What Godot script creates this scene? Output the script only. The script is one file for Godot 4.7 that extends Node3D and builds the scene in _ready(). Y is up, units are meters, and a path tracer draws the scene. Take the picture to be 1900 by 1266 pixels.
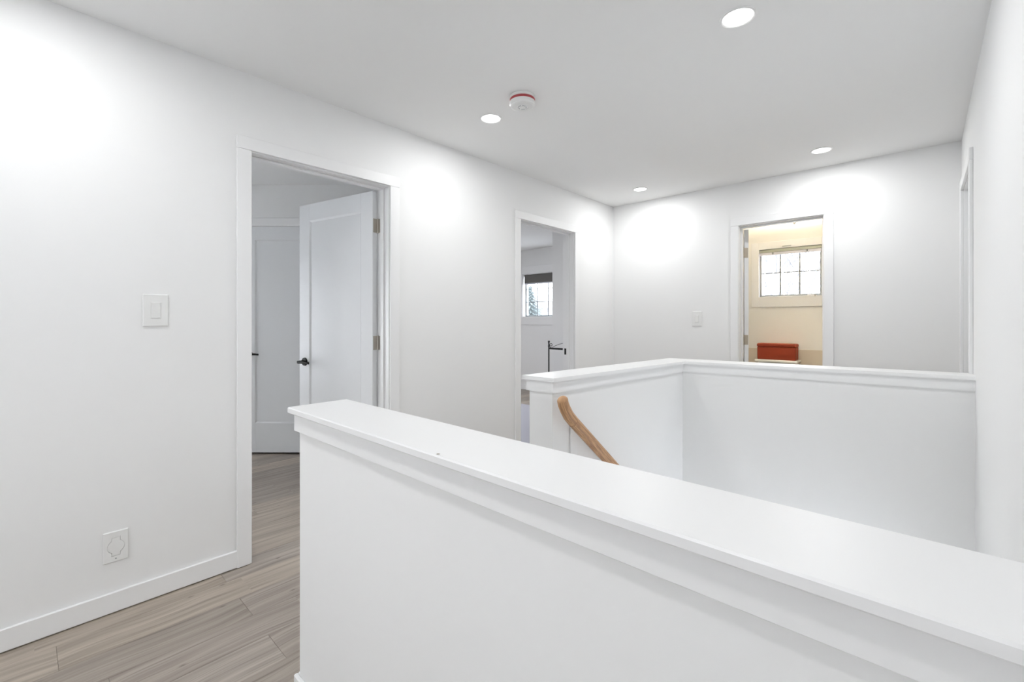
extends Node3D
# An upstairs landing: white walls, half walls round a stairwell, open doors into two bedrooms and a bathroom.

const YAW := 42.44          # the camera looks this many degrees to the side of the hall's axis
const F := 833.0            # focal length in pixels of a 1900 x 1266 picture
const EYE := 1.212
const HALL_LIGHT := 0.60
const XL := -2.477          # hall side of the wall with the two bedroom doors
const XR := 0.196           # hall side of the opposite wall
const ZF := -4.331          # hall side of the end wall
const ZE := -5.95           # inner face of the outer wall
const ZB := 1.6             # wall behind the camera
const H := 2.44
const T := 0.12             # wall thickness
const BASE := 0.089

var M := {}
var taken := {}
var meshes := {}
var rng := RandomNumberGenerator.new()


# ---------- helpers ----------
func numbered(called: String) -> String:
	if not taken.has(called):
		taken[called] = 0
		return called
	taken[called] += 1
	return "%s_%03d" % [called, taken[called]]

func thing(called: String, label: String, category: String, at := Vector3.ZERO, group := "", kind := "") -> Node3D:
	var o := Node3D.new()
	o.name = numbered(called)
	add_child(o)
	o.position = at
	tag(o, label, category, group, kind)
	return o

func tag(o: Node, label: String, category: String, group := "", kind := "") -> void:
	o.set_meta("label", label)
	o.set_meta("category", category)
	if group != "":
		o.set_meta("group", group)
	if kind != "":
		o.set_meta("kind", kind)

func put(called: String, mesh: Mesh, material: Material, parent: Node, at := Vector3.ZERO) -> MeshInstance3D:
	var o := MeshInstance3D.new()
	o.name = called
	o.mesh = mesh
	o.material_override = material
	o.cast_shadow = GeometryInstance3D.SHADOW_CASTING_SETTING_ON
	parent.add_child(o, true)
	o.position = at
	return o

func tri(st: SurfaceTool, a: Vector3, b: Vector3, c: Vector3, out: Vector3, uv := Vector2(1, 1)) -> void:
	var n := (b - a).cross(c - a)
	if n.length_squared() < 1e-16:
		return
	n = n.normalized()
	var p := [a, b, c]
	if n.dot(out) > 0.0:
		p = [a, c, b]          # front faces run clockwise
	else:
		n = -n
	for q in p:
		st.set_normal(n)
		st.set_uv(Vector2(q.x * uv.x, q.z * uv.y))
		st.add_vertex(q)

func quad(st: SurfaceTool, a: Vector3, b: Vector3, c: Vector3, d: Vector3, out: Vector3, uv := Vector2(1, 1)) -> void:
	tri(st, a, b, c, out, uv)
	tri(st, a, c, d, out, uv)

func begin() -> SurfaceTool:
	var st := SurfaceTool.new()
	st.begin(Mesh.PRIMITIVE_TRIANGLES)
	return st

func add_box(st: SurfaceTool, lo: Vector3, hi: Vector3) -> void:
	var c := (lo + hi) / 2.0
	var h := (hi - lo) / 2.0
	for a in 3:
		for s in [-1.0, 1.0]:
			var n := Vector3.ZERO
			n[a] = s
			var u := Vector3.ZERO
			var v := Vector3.ZERO
			u[(a + 1) % 3] = h[(a + 1) % 3]
			v[(a + 2) % 3] = h[(a + 2) % 3]
			var f := c + n * h[a]
			quad(st, f - u - v, f + u - v, f + u + v, f - u + v, n)

# a box with chamfered edges, centred, shared between alike pieces
func soft_box(size: Vector3, b: float, uv := Vector2(1, 1)) -> Mesh:
	var key := "%.4f %.4f %.4f %.4f" % [size.x, size.y, size.z, b]
	if meshes.has(key):
		return meshes[key]
	var st := begin()
	var h := size / 2.0
	b = minf(b, minf(h.x, minf(h.y, h.z)) * 0.9)
	var pt := func(s: Vector3, a: int) -> Vector3:
		var q := Vector3(s.x * (h.x - b), s.y * (h.y - b), s.z * (h.z - b))
		q[a] = s[a] * h[a]
		return q
	for a in 3:
		var i := (a + 1) % 3
		var j := (a + 2) % 3
		for s in [-1.0, 1.0]:
			var c := []
			for k in [[-1, -1], [1, -1], [1, 1], [-1, 1]]:
				var g := Vector3.ZERO
				g[a] = s
				g[i] = k[0]
				g[j] = k[1]
				c.append(pt.call(g, a))
			var n := Vector3.ZERO
			n[a] = s
			quad(st, c[0], c[1], c[2], c[3], n, uv)
			for s2 in [-1.0, 1.0]:      # the edge between face a and face i, running along j
				var g0 := Vector3.ZERO
				g0[a] = s
				g0[i] = s2
				g0[j] = -1
				var g1 := g0
				g1[j] = 1
				var e := Vector3.ZERO
				e[a] = s
				e[i] = s2
				quad(st, pt.call(g0, a), pt.call(g1, a), pt.call(g1, i), pt.call(g0, i), e, uv)
	for x in [-1, 1]:
		for y in [-1, 1]:
			for z in [-1, 1]:
				var g := Vector3(x, y, z)
				tri(st, pt.call(g, 0), pt.call(g, 1), pt.call(g, 2), g, uv)
	var m := st.commit()
	meshes[key] = m
	return m

func piece(called: String, lo: Vector3, hi: Vector3, material: Material, parent: Node, bevel := 0.002) -> MeshInstance3D:
	var a := Vector3(minf(lo.x, hi.x), minf(lo.y, hi.y), minf(lo.z, hi.z))
	var b := Vector3(maxf(lo.x, hi.x), maxf(lo.y, hi.y), maxf(lo.z, hi.z))
	return put(called, soft_box(b - a, bevel), material, parent, (a + b) / 2.0)

# a block on four floor points with its own height at each; edges chamfered at the top when bevel is given
func block(plan: Array, low: Array, high: Array) -> Mesh:
	var st := begin()
	var mid := Vector3.ZERO
	for k in 4:
		mid += Vector3(plan[k].x, (low[k] + high[k]) / 2.0, plan[k].y) / 4.0
	var lo := []
	var hi := []
	for k in 4:
		lo.append(Vector3(plan[k].x, low[k], plan[k].y))
		hi.append(Vector3(plan[k].x, high[k], plan[k].y))
	quad(st, hi[0], hi[1], hi[2], hi[3], Vector3.UP)
	quad(st, lo[0], lo[1], lo[2], lo[3], Vector3.DOWN)
	for k in 4:
		var n: int = (k + 1) % 4
		quad(st, lo[k], lo[n], hi[n], hi[k], (lo[k] + hi[n]) / 2.0 - mid)
	return st.commit()

# a profile of (radius, height) turned round the y axis
func lathe(profile: Array, sides := 40) -> Mesh:
	var st := begin()
	st.set_smooth_group(0)
	for k in profile.size() - 1:
		var p: Vector2 = profile[k]
		var q: Vector2 = profile[k + 1]
		var n2 := Vector2(q.y - p.y, p.x - q.x).normalized()
		for s in sides:
			var a0 := TAU * s / sides
			var a1 := TAU * (s + 1) / sides
			var d0 := Vector3(cos(a0), 0, sin(a0))
			var d1 := Vector3(cos(a1), 0, sin(a1))
			var v := [d0 * p.x + Vector3.UP * p.y, d1 * p.x + Vector3.UP * p.y, d1 * q.x + Vector3.UP * q.y, d0 * q.x + Vector3.UP * q.y]
			var ns := [d0 * n2.x + Vector3.UP * n2.y, d1 * n2.x + Vector3.UP * n2.y, d1 * n2.x + Vector3.UP * n2.y, d0 * n2.x + Vector3.UP * n2.y]
			for t in [[0, 1, 2], [0, 2, 3]]:
				var fn: Vector3 = (v[t[1]] - v[t[0]]).cross(v[t[2]] - v[t[0]])
				var order: Array = t if fn.dot(ns[0] + ns[1]) < 0 else [t[0], t[2], t[1]]
				for i in order:
					st.set_normal(ns[i])
					st.set_uv(Vector2(float(s) / sides, float(k) / profile.size()))
					st.add_vertex(v[i])
	return st.commit()

# an oval tube along points; radii r (sideways, up) with an optional taper
func add_tube(st: SurfaceTool, path: Array, wide: float, tall: float, sides := 12, end_scale := 1.0, side := Vector3.ZERO, caps := true) -> void:
	var rings := []
	var norms := []
	var n := path.size()
	var run := 0.0
	var runs := []
	for k in n:
		if k > 0:
			run += (path[k] - path[k - 1]).length()
		runs.append(run)
		var t: Vector3 = (path[mini(k + 1, n - 1)] - path[maxi(k - 1, 0)]).normalized()
		var u := side
		if u == Vector3.ZERO:
			u = t.cross(Vector3.UP if absf(t.y) < 0.95 else Vector3.RIGHT)
		u = (u - t * u.dot(t)).normalized()
		var v := u.cross(t).normalized()
		var f := lerpf(1.0, end_scale, float(k) / maxf(n - 1, 1))
		var ring := []
		var nr := []
		for s in sides:
			var a := TAU * s / sides
			ring.append(path[k] + (u * cos(a) * wide + v * sin(a) * tall) * f)
			nr.append((u * cos(a) / wide + v * sin(a) / tall).normalized())
		rings.append(ring)
		norms.append(nr)
	for k in n - 1:
		for s in sides:
			var s1 := (s + 1) % sides
			var vs := [rings[k][s], rings[k][s1], rings[k + 1][s1], rings[k + 1][s]]
			var ns := [norms[k][s], norms[k][s1], norms[k + 1][s1], norms[k + 1][s]]
			var uvs := [Vector2(float(s) / sides, runs[k]), Vector2(float(s + 1) / sides, runs[k]), Vector2(float(s + 1) / sides, runs[k + 1]), Vector2(float(s) / sides, runs[k + 1])]
			for t in [[0, 1, 2], [0, 2, 3]]:
				var fn: Vector3 = (vs[t[1]] - vs[t[0]]).cross(vs[t[2]] - vs[t[0]])
				var order: Array = t if fn.dot(ns[t[0]] + ns[t[1]] + ns[t[2]]) < 0 else [t[0], t[2], t[1]]
				for i in order:
					st.set_normal(ns[i])
					st.set_uv(uvs[i])
					st.add_vertex(vs[i])
	if caps:
		for e in [0, n - 1]:
			var out: Vector3 = (path[0] - path[1]) if e == 0 else (path[n - 1] - path[n - 2])
			for s in range(1, sides - 1):
				tri(st, rings[e][0], rings[e][s], rings[e][s + 1], out)

func tube(path: Array, wide: float, tall := 0.0, sides := 12, end_scale := 1.0, side := Vector3.ZERO) -> Mesh:
	var st := begin()
	add_tube(st, path, wide, tall if tall > 0.0 else wide, sides, end_scale, side)
	return st.commit()

# a flat outline in the xy plane pushed out along z
func extrude(outline: PackedVector2Array, depth: float) -> Mesh:
	var st := begin()
	var t := Geometry2D.triangulate_polygon(outline)
	for k in range(0, t.size(), 3):
		for z in [0.0, depth]:
			tri(st, Vector3(outline[t[k]].x, outline[t[k]].y, z), Vector3(outline[t[k + 1]].x, outline[t[k + 1]].y, z), Vector3(outline[t[k + 2]].x, outline[t[k + 2]].y, z), Vector3(0, 0, 1 if z > 0 else -1))
	var mid := Vector2.ZERO
	for p in outline:
		mid += p / outline.size()
	for k in outline.size():
		var p := outline[k]
		var q := outline[(k + 1) % outline.size()]
		var e := (q - p).orthogonal()
		if e.dot((p + q) / 2.0 - mid) < 0:
			e = -e
		quad(st, Vector3(p.x, p.y, 0), Vector3(q.x, q.y, 0), Vector3(q.x, q.y, depth), Vector3(p.x, p.y, depth), Vector3(e.x, e.y, 0))
	return st.commit()

func paint(color: Color, roughness: float, metallic := 0.0) -> StandardMaterial3D:
	var m := StandardMaterial3D.new()
	m.albedo_color = color
	m.roughness = roughness
	m.metallic = metallic
	return m

func glow(color: Color, energy: float) -> StandardMaterial3D:
	var m := paint(Color(0.9, 0.9, 0.9), 0.6)
	m.emission_enabled = true
	m.emission = color
	m.emission_energy_multiplier = energy
	return m

# one board of grey-brown vinyl flooring: long soft streaks, a few knots
func board_texture(seed_: int) -> ImageTexture:
	var w := 128
	var h := 1024
	var a := FastNoiseLite.new()
	a.seed = seed_
	a.frequency = 1.0
	a.fractal_octaves = 3
	var b := FastNoiseLite.new()
	b.seed = seed_ + 50
	b.frequency = 1.0
	b.fractal_octaves = 2
	var r := RandomNumberGenerator.new()
	r.seed = seed_
	var knots := []
	for k in 2:
		knots.append(Vector3(r.randf_range(0.15, 0.85), r.randf_range(0.05, 0.95), r.randf_range(0.3, 0.9)))
	var img := Image.create(w, h, false, Image.FORMAT_RGB8)
	for y in h:
		var v := float(y) / h
		for x in w:
			var u := float(x) / w
			var bend := 0.0
			var dark := 0.0
			for k in knots:
				var dx: float = (u - k.x) * 0.172
				var dy: float = (v - k.y) * 1.22
				bend += dx * exp(-(dx * dx * 900.0 + dy * dy * 120.0)) * 14.0 * k.z
				dark += exp(-(dx * dx * 60000.0 + dy * dy * 9000.0)) * k.z
			var s := u + bend * 0.25 + b.get_noise_2d(v * 2.0, 7.0) * 0.12
			var streak := a.get_noise_2d(s * 4.2, v * 1.1)
			var fine := a.get_noise_2d(s * 34.0 + 90.0, v * 7.0)
			var line := clampf(b.get_noise_2d(s * 11.0, v * 1.5 + 30.0) * 2.0 - 0.55, 0.0, 1.0)
			var t := 0.5 + streak * 0.60 + fine * 0.16
			var c := Color(0.585, 0.547, 0.510).lerp(Color(0.745, 0.707, 0.668), clampf(t, 0.0, 1.0))
			c = c.lerp(Color(0.36, 0.325, 0.295), clampf(line * 0.34 + dark * 0.8, 0.0, 0.85))
			img.set_pixel(x, y, c)
	img.generate_mipmaps()
	return ImageTexture.create_from_image(img)

func rail_texture() -> ImageTexture:
	var n := FastNoiseLite.new()
	n.seed = 4
	n.frequency = 1.0
	n.fractal_octaves = 3
	var img := Image.create(128, 512, false, Image.FORMAT_RGB8)
	for y in 512:
		for x in 128:
			var a := TAU * x / 128.0
			var t := 0.5 + n.get_noise_3d(cos(a) * 3.2, sin(a) * 3.2, y * 0.011) * 0.8 + n.get_noise_3d(cos(a) * 11.0, sin(a) * 11.0, y * 0.05) * 0.28
			img.set_pixel(x, y, Color(0.60, 0.44, 0.305).lerp(Color(0.87, 0.695, 0.52), clampf(t, 0, 1)))
	img.generate_mipmaps()
	return ImageTexture.create_from_image(img)


func materials() -> void:
	M.wall = paint(Color(0.955, 0.955, 0.953), 0.75)
	M.ceiling = paint(Color(0.96, 0.96, 0.958), 0.9)
	M.trim = paint(Color(0.96, 0.96, 0.96), 0.38)
	M.door = paint(Color(0.925, 0.93, 0.935), 0.42)
	M.bed_wall = M.wall
	M.bath_wall = paint(Color(0.955, 0.95, 0.935), 0.7)
	M.plastic = paint(Color(0.94, 0.94, 0.935), 0.3)
	M.black = paint(Color(0.022, 0.022, 0.024), 0.6)
	M.iron = paint(Color(0.03, 0.03, 0.032), 0.5)
	M.nickel = paint(Color(0.74, 0.72, 0.69), 0.4, 1.0)
	M.brass_nickel = paint(Color(0.70, 0.66, 0.60), 0.4, 1.0)
	M.gap = paint(Color(0.10, 0.09, 0.08), 0.9)
	M.red = paint(Color(0.72, 0.30, 0.32), 0.45)
	M.lens = glow(Color(0.985, 0.99, 0.992), 4.0)
	M.bulb = glow(Color(1.0, 0.90, 0.75), 3.0)
	M.flush = glow(Color(1.0, 0.985, 0.965), 1.6)
	M.sash = paint(Color(0.62, 0.64, 0.65), 0.45)
	M.muntin = paint(Color(0.56, 0.58, 0.60), 0.45)
	M.pane = paint(Color(0.95, 0.98, 0.98, 0.06), 0.02)
	M.pane.transparency = BaseMaterial3D.TRANSPARENCY_ALPHA
	M.frosted = paint(Color(1.0, 0.97, 0.92), 0.5)
	M.frosted.backlight_enabled = true
	M.frosted.backlight = Color(1.0, 0.98, 0.94)
	M.shade = paint(Color(0.42, 0.41, 0.40), 0.85)
	M.headrail = paint(Color(0.62, 0.64, 0.60), 0.5)
	M.pale_fabric = paint(Color(0.86, 0.86, 0.90), 0.9)
	M.rust = paint(Color(0.50, 0.16, 0.03), 0.75)
	M.rust_lid = paint(Color(0.60, 0.30, 0.16), 0.5)
	M.tile = paint(Color(0.87, 0.83, 0.77), 0.3)
	M.bath_floor = paint(Color(0.74, 0.71, 0.67), 0.4)
	M.porcelain = paint(Color(0.95, 0.95, 0.94), 0.12)
	M.bounce_carpet = paint(Color(0.88, 0.87, 0.85), 0.95)  # unseen treads, made pale to bounce light to the ceiling
	M.rug = paint(Color(0.78, 0.78, 0.82), 0.95)
	M.snow = paint(Color(0.94, 0.95, 0.965), 0.9)
	M.bark = paint(Color(0.47, 0.475, 0.50), 0.9)
	M.needles = paint(Color(0.36, 0.41, 0.42), 0.9)
	M.siding = paint(Color(0.50, 0.515, 0.54), 0.8)
	M.roof = paint(Color(0.60, 0.61, 0.63), 0.9)
	M.dark_glass = paint(Color(0.20, 0.23, 0.27), 0.1)
	M.rail = paint(Color(1, 1, 1), 0.45)
	M.rail.albedo_texture = rail_texture()
	M.rail.uv1_scale = Vector3(1, 1.2, 1)
	M.boards = []
	for k in 8:
		var m := paint([Color(1, 1, 1), Color(0.95, 0.945, 0.94), Color(1.03, 1.02, 1.0), Color(0.975, 0.97, 0.97)][k % 4], 0.48)
		m.albedo_texture = board_texture(11 + k * 7)
		M.boards.append(m)


# ---------- the setting ----------
func camera_and_light() -> void:
	var cam := Camera3D.new()
	cam.name = "camera"
	add_child(cam)
	cam.position = Vector3(0, EYE, 0)
	cam.rotation_degrees = Vector3(0, YAW, 0)
	cam.near = 0.05
	cam.far = 300.0
	cam.projection = Camera3D.PROJECTION_FRUSTUM
	cam.size = 1266.0 / F * cam.near
	cam.frustum_offset = Vector2(0, -(633.0 - 594.8) / F * cam.near)
	cam.current = true
	var sky_look := ProceduralSkyMaterial.new()      # even winter overcast
	sky_look.sky_top_color = Color(0.92, 0.935, 0.955)
	sky_look.sky_horizon_color = Color(0.965, 0.975, 0.99)
	sky_look.ground_bottom_color = Color(0.88, 0.90, 0.94)
	sky_look.ground_horizon_color = Color(0.965, 0.975, 0.99)
	sky_look.sky_energy_multiplier = 2.7
	sky_look.ground_energy_multiplier = 2.4
	var e := Environment.new()
	e.background_mode = Environment.BG_SKY
	e.sky = Sky.new()
	e.sky.sky_material = sky_look
	e.tonemap_mode = Environment.TONE_MAPPER_LINEAR
	e.tonemap_exposure = 1.07
	e.sdfgi_enabled = true
	e.ssao_enabled = true
	e.ssil_enabled = true
	var w := WorldEnvironment.new()
	w.name = "environment"
	w.environment = e
	add_child(w)

func downlight_at(x: float, z: float, label: String) -> void:
	var o := thing("recessed_light", label, "ceiling light", Vector3(x, H, z), "recessed ceiling lights")
	put("trim_ring", lathe([Vector2(0.0675, 0.0), Vector2(0.066, -0.004), Vector2(0.060, -0.006), Vector2(0.056, -0.003)], 40), M.plastic, o)
	put("lens", lathe([Vector2(0.056, -0.0032), Vector2(0.03, -0.0036), Vector2(0.0, -0.0038)], 40), M.lens, o)
	var l := AreaLight3D.new()
	l.name = "light"
	l.area_size = Vector2(0.078, 0.078)
	l.light_energy = HALL_LIGHT
	l.light_color = Color(0.985, 0.99, 0.992)
	l.area_range = 12.0
	l.area_attenuation = 2.0
	l.shadow_enabled = true
	o.add_child(l)
	l.position = Vector3(0, -0.0075, 0)
	l.rotation_degrees = Vector3(-90, 0, 0)

func wall(called: String, boxes: Array, material: Material, label: String) -> MeshInstance3D:
	var st := begin()
	for b in boxes:
		add_box(st, Vector3(minf(b[0].x, b[1].x), minf(b[0].y, b[1].y), minf(b[0].z, b[1].z)), Vector3(maxf(b[0].x, b[1].x), maxf(b[0].y, b[1].y), maxf(b[0].z, b[1].z)))
	var o := put(called, st.commit(), material, self)
	tag(o, label, "wall", "", "structure")
	return o

const D1A := -0.780     # clear openings between the jambs
const D1B := -1.560
const D2A := -2.810
const D2B := -3.590
const DOOR_H := 2.052
const BA := -1.207
const BB := -0.587
const RA := -3.430
const RB := -4.115
const W1 := [-5.20, -4.16, 1.256, 2.036]      # bedroom window: x0, x1, y0, y1
const W2 := [-1.452, -0.805, 1.478, 2.062]    # bathroom window
const W3 := [-0.38, 1.22, 0.42, 1.80]         # window of the first bedroom, in its outer side wall: z0, z1, y0, y1
const W4 := [-1.78, -0.68, 0.68, 1.41]        # added window behind the camera, there for fill light
const W5 := [-3.15, -0.80, -1.45, -0.46]      # added unseen window under floor level, for upward fill light: z0, z1, y0, y1
const J := 0.018        # jamb thickness

func shell() -> void:
	var lo := -0.012
	# wall with the two bedroom doors
	var a0 := D1A + J
	var a1 := D1B - J
	var b0 := D2A + J
	var b1 := D2B - J
	var top := DOOR_H + J
	var x0 := XL - T
	wall("wall_left", [
		[Vector3(x0, lo, ZB), Vector3(XL, H, a0)], [Vector3(x0, top, a0), Vector3(XL, H, a1)],
		[Vector3(x0, lo, a1), Vector3(XL, H, b0)], [Vector3(x0, top, b0), Vector3(XL, H, b1)],
		[Vector3(x0, lo, b1), Vector3(XL, H, ZF - T)]], M.wall, "long white hall wall with two open bedroom doorways")
	wall("wall_far", [
		[Vector3(XL, lo, ZF - T), Vector3(BA - J, H, ZF)], [Vector3(BA - J, top, ZF - T), Vector3(BB + J, H, ZF)],
		[Vector3(BB + J, lo, ZF - T), Vector3(XR + T, H, ZF)]], M.wall, "white end wall with the open bathroom doorway")
	wall("wall_right", [
		[Vector3(XR, -1.6, ZB), Vector3(XR + T, W5[2], RA + J)], [Vector3(XR, W5[3], ZB), Vector3(XR + T, H, RA + J)],
		[Vector3(XR, W5[2], ZB), Vector3(XR + T, W5[3], W5[1])], [Vector3(XR, W5[2], W5[0]), Vector3(XR + T, W5[3], RA + J)], [Vector3(XR, top, RA + J), Vector3(XR + T, H, RB - J)],
		[Vector3(XR, lo, RB - J), Vector3(XR + T, H, ZF)], [Vector3(XR, -1.6, RA + J), Vector3(XR + T, lo, RB - J)]], M.wall, "white hall wall beside the stairwell with a closed white door")
	wall("wall_back", [
		[Vector3(XL, lo, ZB), Vector3(W4[0], H, ZB + 0.15)], [Vector3(W4[0], lo, ZB), Vector3(W4[1], W4[2], ZB + 0.15)],
		[Vector3(W4[0], W4[3], ZB), Vector3(W4[1], H, ZB + 0.15)], [Vector3(W4[1], lo, ZB), Vector3(XR + T, H, ZB + 0.15)]], M.wall, "white wall with an added fill-light window at the other end of the hall")
	# outer wall with the two windows
	var boxes := []
	var xs := -6.42
	for w in [W1, W2]:
		boxes.append([Vector3(xs, lo, ZE - 0.15), Vector3(w[0], H, ZE)])
		boxes.append([Vector3(w[0], lo, ZE - 0.15), Vector3(w[1], w[2], ZE)])
		boxes.append([Vector3(w[0], w[3], ZE - 0.15), Vector3(w[1], H, ZE)])
		xs = w[1]
	# the part in the bathroom is a wall of its own colour
	wall("wall_bedroom_window", [boxes[0], boxes[1], boxes[2], [Vector3(W1[1], lo, ZE - 0.15), Vector3(-1.90, H, ZE)]], M.bed_wall, "white bedroom wall around the window with the dark shade")
	wall("wall_bathroom_window", [[Vector3(-1.90, lo, ZE - 0.15), Vector3(W2[0], H, ZE)], boxes[4], boxes[5], [Vector3(W2[1], lo, ZE - 0.15), Vector3(0.42, H, ZE)]], M.bath_wall, "off-white bathroom wall around the small gridded window")
	wall("wall_bathroom_sides", [[Vector3(-1.97, lo, ZE), Vector3(-1.85, H, ZF - T)], [Vector3(0.30, lo, ZE), Vector3(0.42, H, ZF - T)]], M.bath_wall, "off-white side walls of the bathroom")
	# second bedroom: closet block, partition, outer side
	wall("wall_bedroom_closet", [[Vector3(-3.306, lo, ZE), Vector3(-2.597, H, -4.34)]], M.bed_wall, "white corner of the bedroom closet behind the iron rack")
	wall("wall_bedroom_partition", [[Vector3(-6.30, lo, -2.35), Vector3(x0, H, -2.25)]], M.bed_wall, "white partition wall between the two bedrooms")
	wall("wall_bedroom_outer", [[Vector3(-6.42, lo, ZE), Vector3(-6.30, H, -2.35)]], M.bed_wall, "white outer side wall of the bedroom")
	# first bedroom
	wall("wall_first_bedroom_outer", [
		[Vector3(-5.55, lo, -2.25), Vector3(-5.40, H, W3[0])], [Vector3(-5.55, lo, W3[0]), Vector3(-5.40, W3[2], W3[1])],
		[Vector3(-5.55, W3[3], W3[0]), Vector3(-5.40, H, W3[1])], [Vector3(-5.55, lo, W3[1]), Vector3(-5.40, H, ZB)]], M.bed_wall, "white window wall of the first bedroom")
	wall("wall_first_bedroom_back", [[Vector3(-5.55, lo, ZB), Vector3(XL, H, ZB + 0.15)]], M.bed_wall, "plain white back wall of the first bedroom")
	# the closet wall stands at an angle across the corner of the first bedroom
	var st := begin()
	for b in [[-3.56, -2.4576, 0.0, H], [-2.4576, -1.6664, 2.088, H], [-1.6664, -1.17, 0.0, H]]:
		add_box(st, Vector3(b[0], b[2] + (lo if b[2] == 0.0 else 0.0), -0.10), Vector3(b[1], b[3], 0.0))
	var o := put("wall_closet", st.commit(), M.bed_wall, self, closet_origin())
	o.rotation_degrees.y = YAW
	tag(o, "white angled wall holding the closet door", "wall", "", "structure")
	var c := put("ceiling", begin_box(Vector3(-6.42, H, -6.10), Vector3(0.42, H + 0.15, ZB + 0.15)), M.ceiling, self)
	tag(c, "flat white ceiling with recessed lights", "ceiling", "", "structure")
	var bf := put("floor_bathroom", begin_box(Vector3(-1.97, -0.15, ZE), Vector3(0.42, 0.0, ZF - 0.06)), M.bath_floor, self)
	tag(bf, "pale tiled bathroom floor", "floor", "", "structure")
	floor_boards()

func begin_box(a: Vector3, b: Vector3) -> Mesh:
	var st := begin()
	add_box(st, a, b)
	return st.commit()

func closet_origin() -> Vector3:
	var a := deg_to_rad(YAW)
	return Vector3(-sin(a), 0, -cos(a)) * 4.06

func floor_boards() -> void:
	var f := thing("floor", "grey-brown wood-look plank floor of the landing and bedrooms", "floor", Vector3.ZERO, "", "structure")
	var st := begin()
	add_box(st, Vector3(-6.42, -0.15, ZE - 0.1), Vector3(XL, -0.012, ZB + 0.1))
	add_box(st, Vector3(XL, -0.15, ZF - 0.06), Vector3(-1.46, -0.012, ZB + 0.1))
	add_box(st, Vector3(-1.46, -0.15, -0.745), Vector3(XR, -0.012, ZB + 0.1))
	add_box(st, Vector3(-1.46, -0.15, ZF - 0.06), Vector3(XR, -0.012, -3.385))
	put("subfloor", st.commit(), M.gap, f)
	rng.seed = 5
	var w := 0.172
	var l := 1.22
	for k in range(-23, 16):
		var xa := -2.376 + k * w
		var start := -0.643 if k % 2 != 0 else -0.088
		if k == 2:
			start = -0.20
		if k < -3:
			start += float((k * 37) % 7) * 0.12
		# stretches of this row that have a floor
		var cuts := [[xa, xa + w, ZE, ZB]]
		if xa + w > XL:
			cuts = [[xa, xa + w, ZF, ZB]]
		if xa < -1.46 and xa + w > -1.46:
			cuts = [[xa, -1.46, ZF, ZB], [-1.46, xa + w, ZF, -3.39], [-1.46, xa + w, -0.60, ZB]]
		elif xa >= -1.46:
			cuts = [[xa, minf(xa + w, XR), ZF, -3.39], [xa, minf(xa + w, XR), -0.60, ZB]]
		for c in cuts:
			if c[1] - c[0] < 0.01:
				continue
			var z := start
			while z > c[2]:
				z -= l
			while z < c[3]:
				var za := maxf(z, c[2])
				var zb := minf(z + l, c[3])
				z += l
				if zb - za < 0.02:
					continue
				if c[0] < -5.52 and za > -2.3:
					continue
				var size := Vector3(c[1] - c[0] - 0.0005, 0.011, zb - za - 0.0006)
				var mesh := soft_box(size, 0.0009, Vector2(1.0 / w, 1.0 / l))
				put("plank", mesh, M.boards[rng.randi() % 8], f, Vector3((c[0] + c[1]) / 2.0, -0.0055, (za + zb) / 2.0))


# ---------- trim, doors, windows ----------
func baseboards() -> void:
	var g := 0.005
	var o := thing("baseboard_left", "white flat baseboard along the long hall wall", "baseboard", Vector3.ZERO, "", "structure")
	for r in [[ZB, -0.715], [-1.625, -2.745], [-3.655, ZF]]:
		piece("board", Vector3(XL, g, r[0]), Vector3(XL + 0.013, BASE, r[1]), M.trim, o, 0.003)
	o = thing("baseboard_far", "white flat baseboard under the end wall", "baseboard", Vector3.ZERO, "", "structure")
	for r in [[XL + 0.013, -1.272], [-0.522, XR]]:
		piece("board", Vector3(r[0], g, ZF), Vector3(r[1], BASE, ZF + 0.013), M.trim, o, 0.003)
	o = thing("baseboard_right", "white flat baseboard along the hall wall meeting the long half wall", "baseboard", Vector3.ZERO, "", "structure")
	piece("board", Vector3(XR - 0.013, g, ZB), Vector3(XR, BASE, -0.583), M.trim, o, 0.003)
	o = thing("baseboard_closet", "white baseboard beside the angled closet door", "baseboard", Vector3.ZERO, "", "structure")
	o.position = closet_origin()
	o.rotation_degrees.y = YAW
	piece("board", Vector3(-3.52, g, 0), Vector3(-2.487, BASE, 0.013), M.trim, o, 0.003)
	piece("board", Vector3(-1.637, g, 0), Vector3(-1.20, BASE, 0.013), M.trim, o, 0.003)
	o = thing("baseboard_bedroom", "white baseboard under the bedroom window wall", "baseboard", Vector3.ZERO, "", "structure")
	piece("board", Vector3(-6.30, g, ZE), Vector3(-3.31, BASE, ZE + 0.013), M.trim, o, 0.003)
	piece("board", Vector3(-3.30, g, -4.34), Vector3(-2.60, BASE, -4.327), M.trim, o, 0.003)

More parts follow.
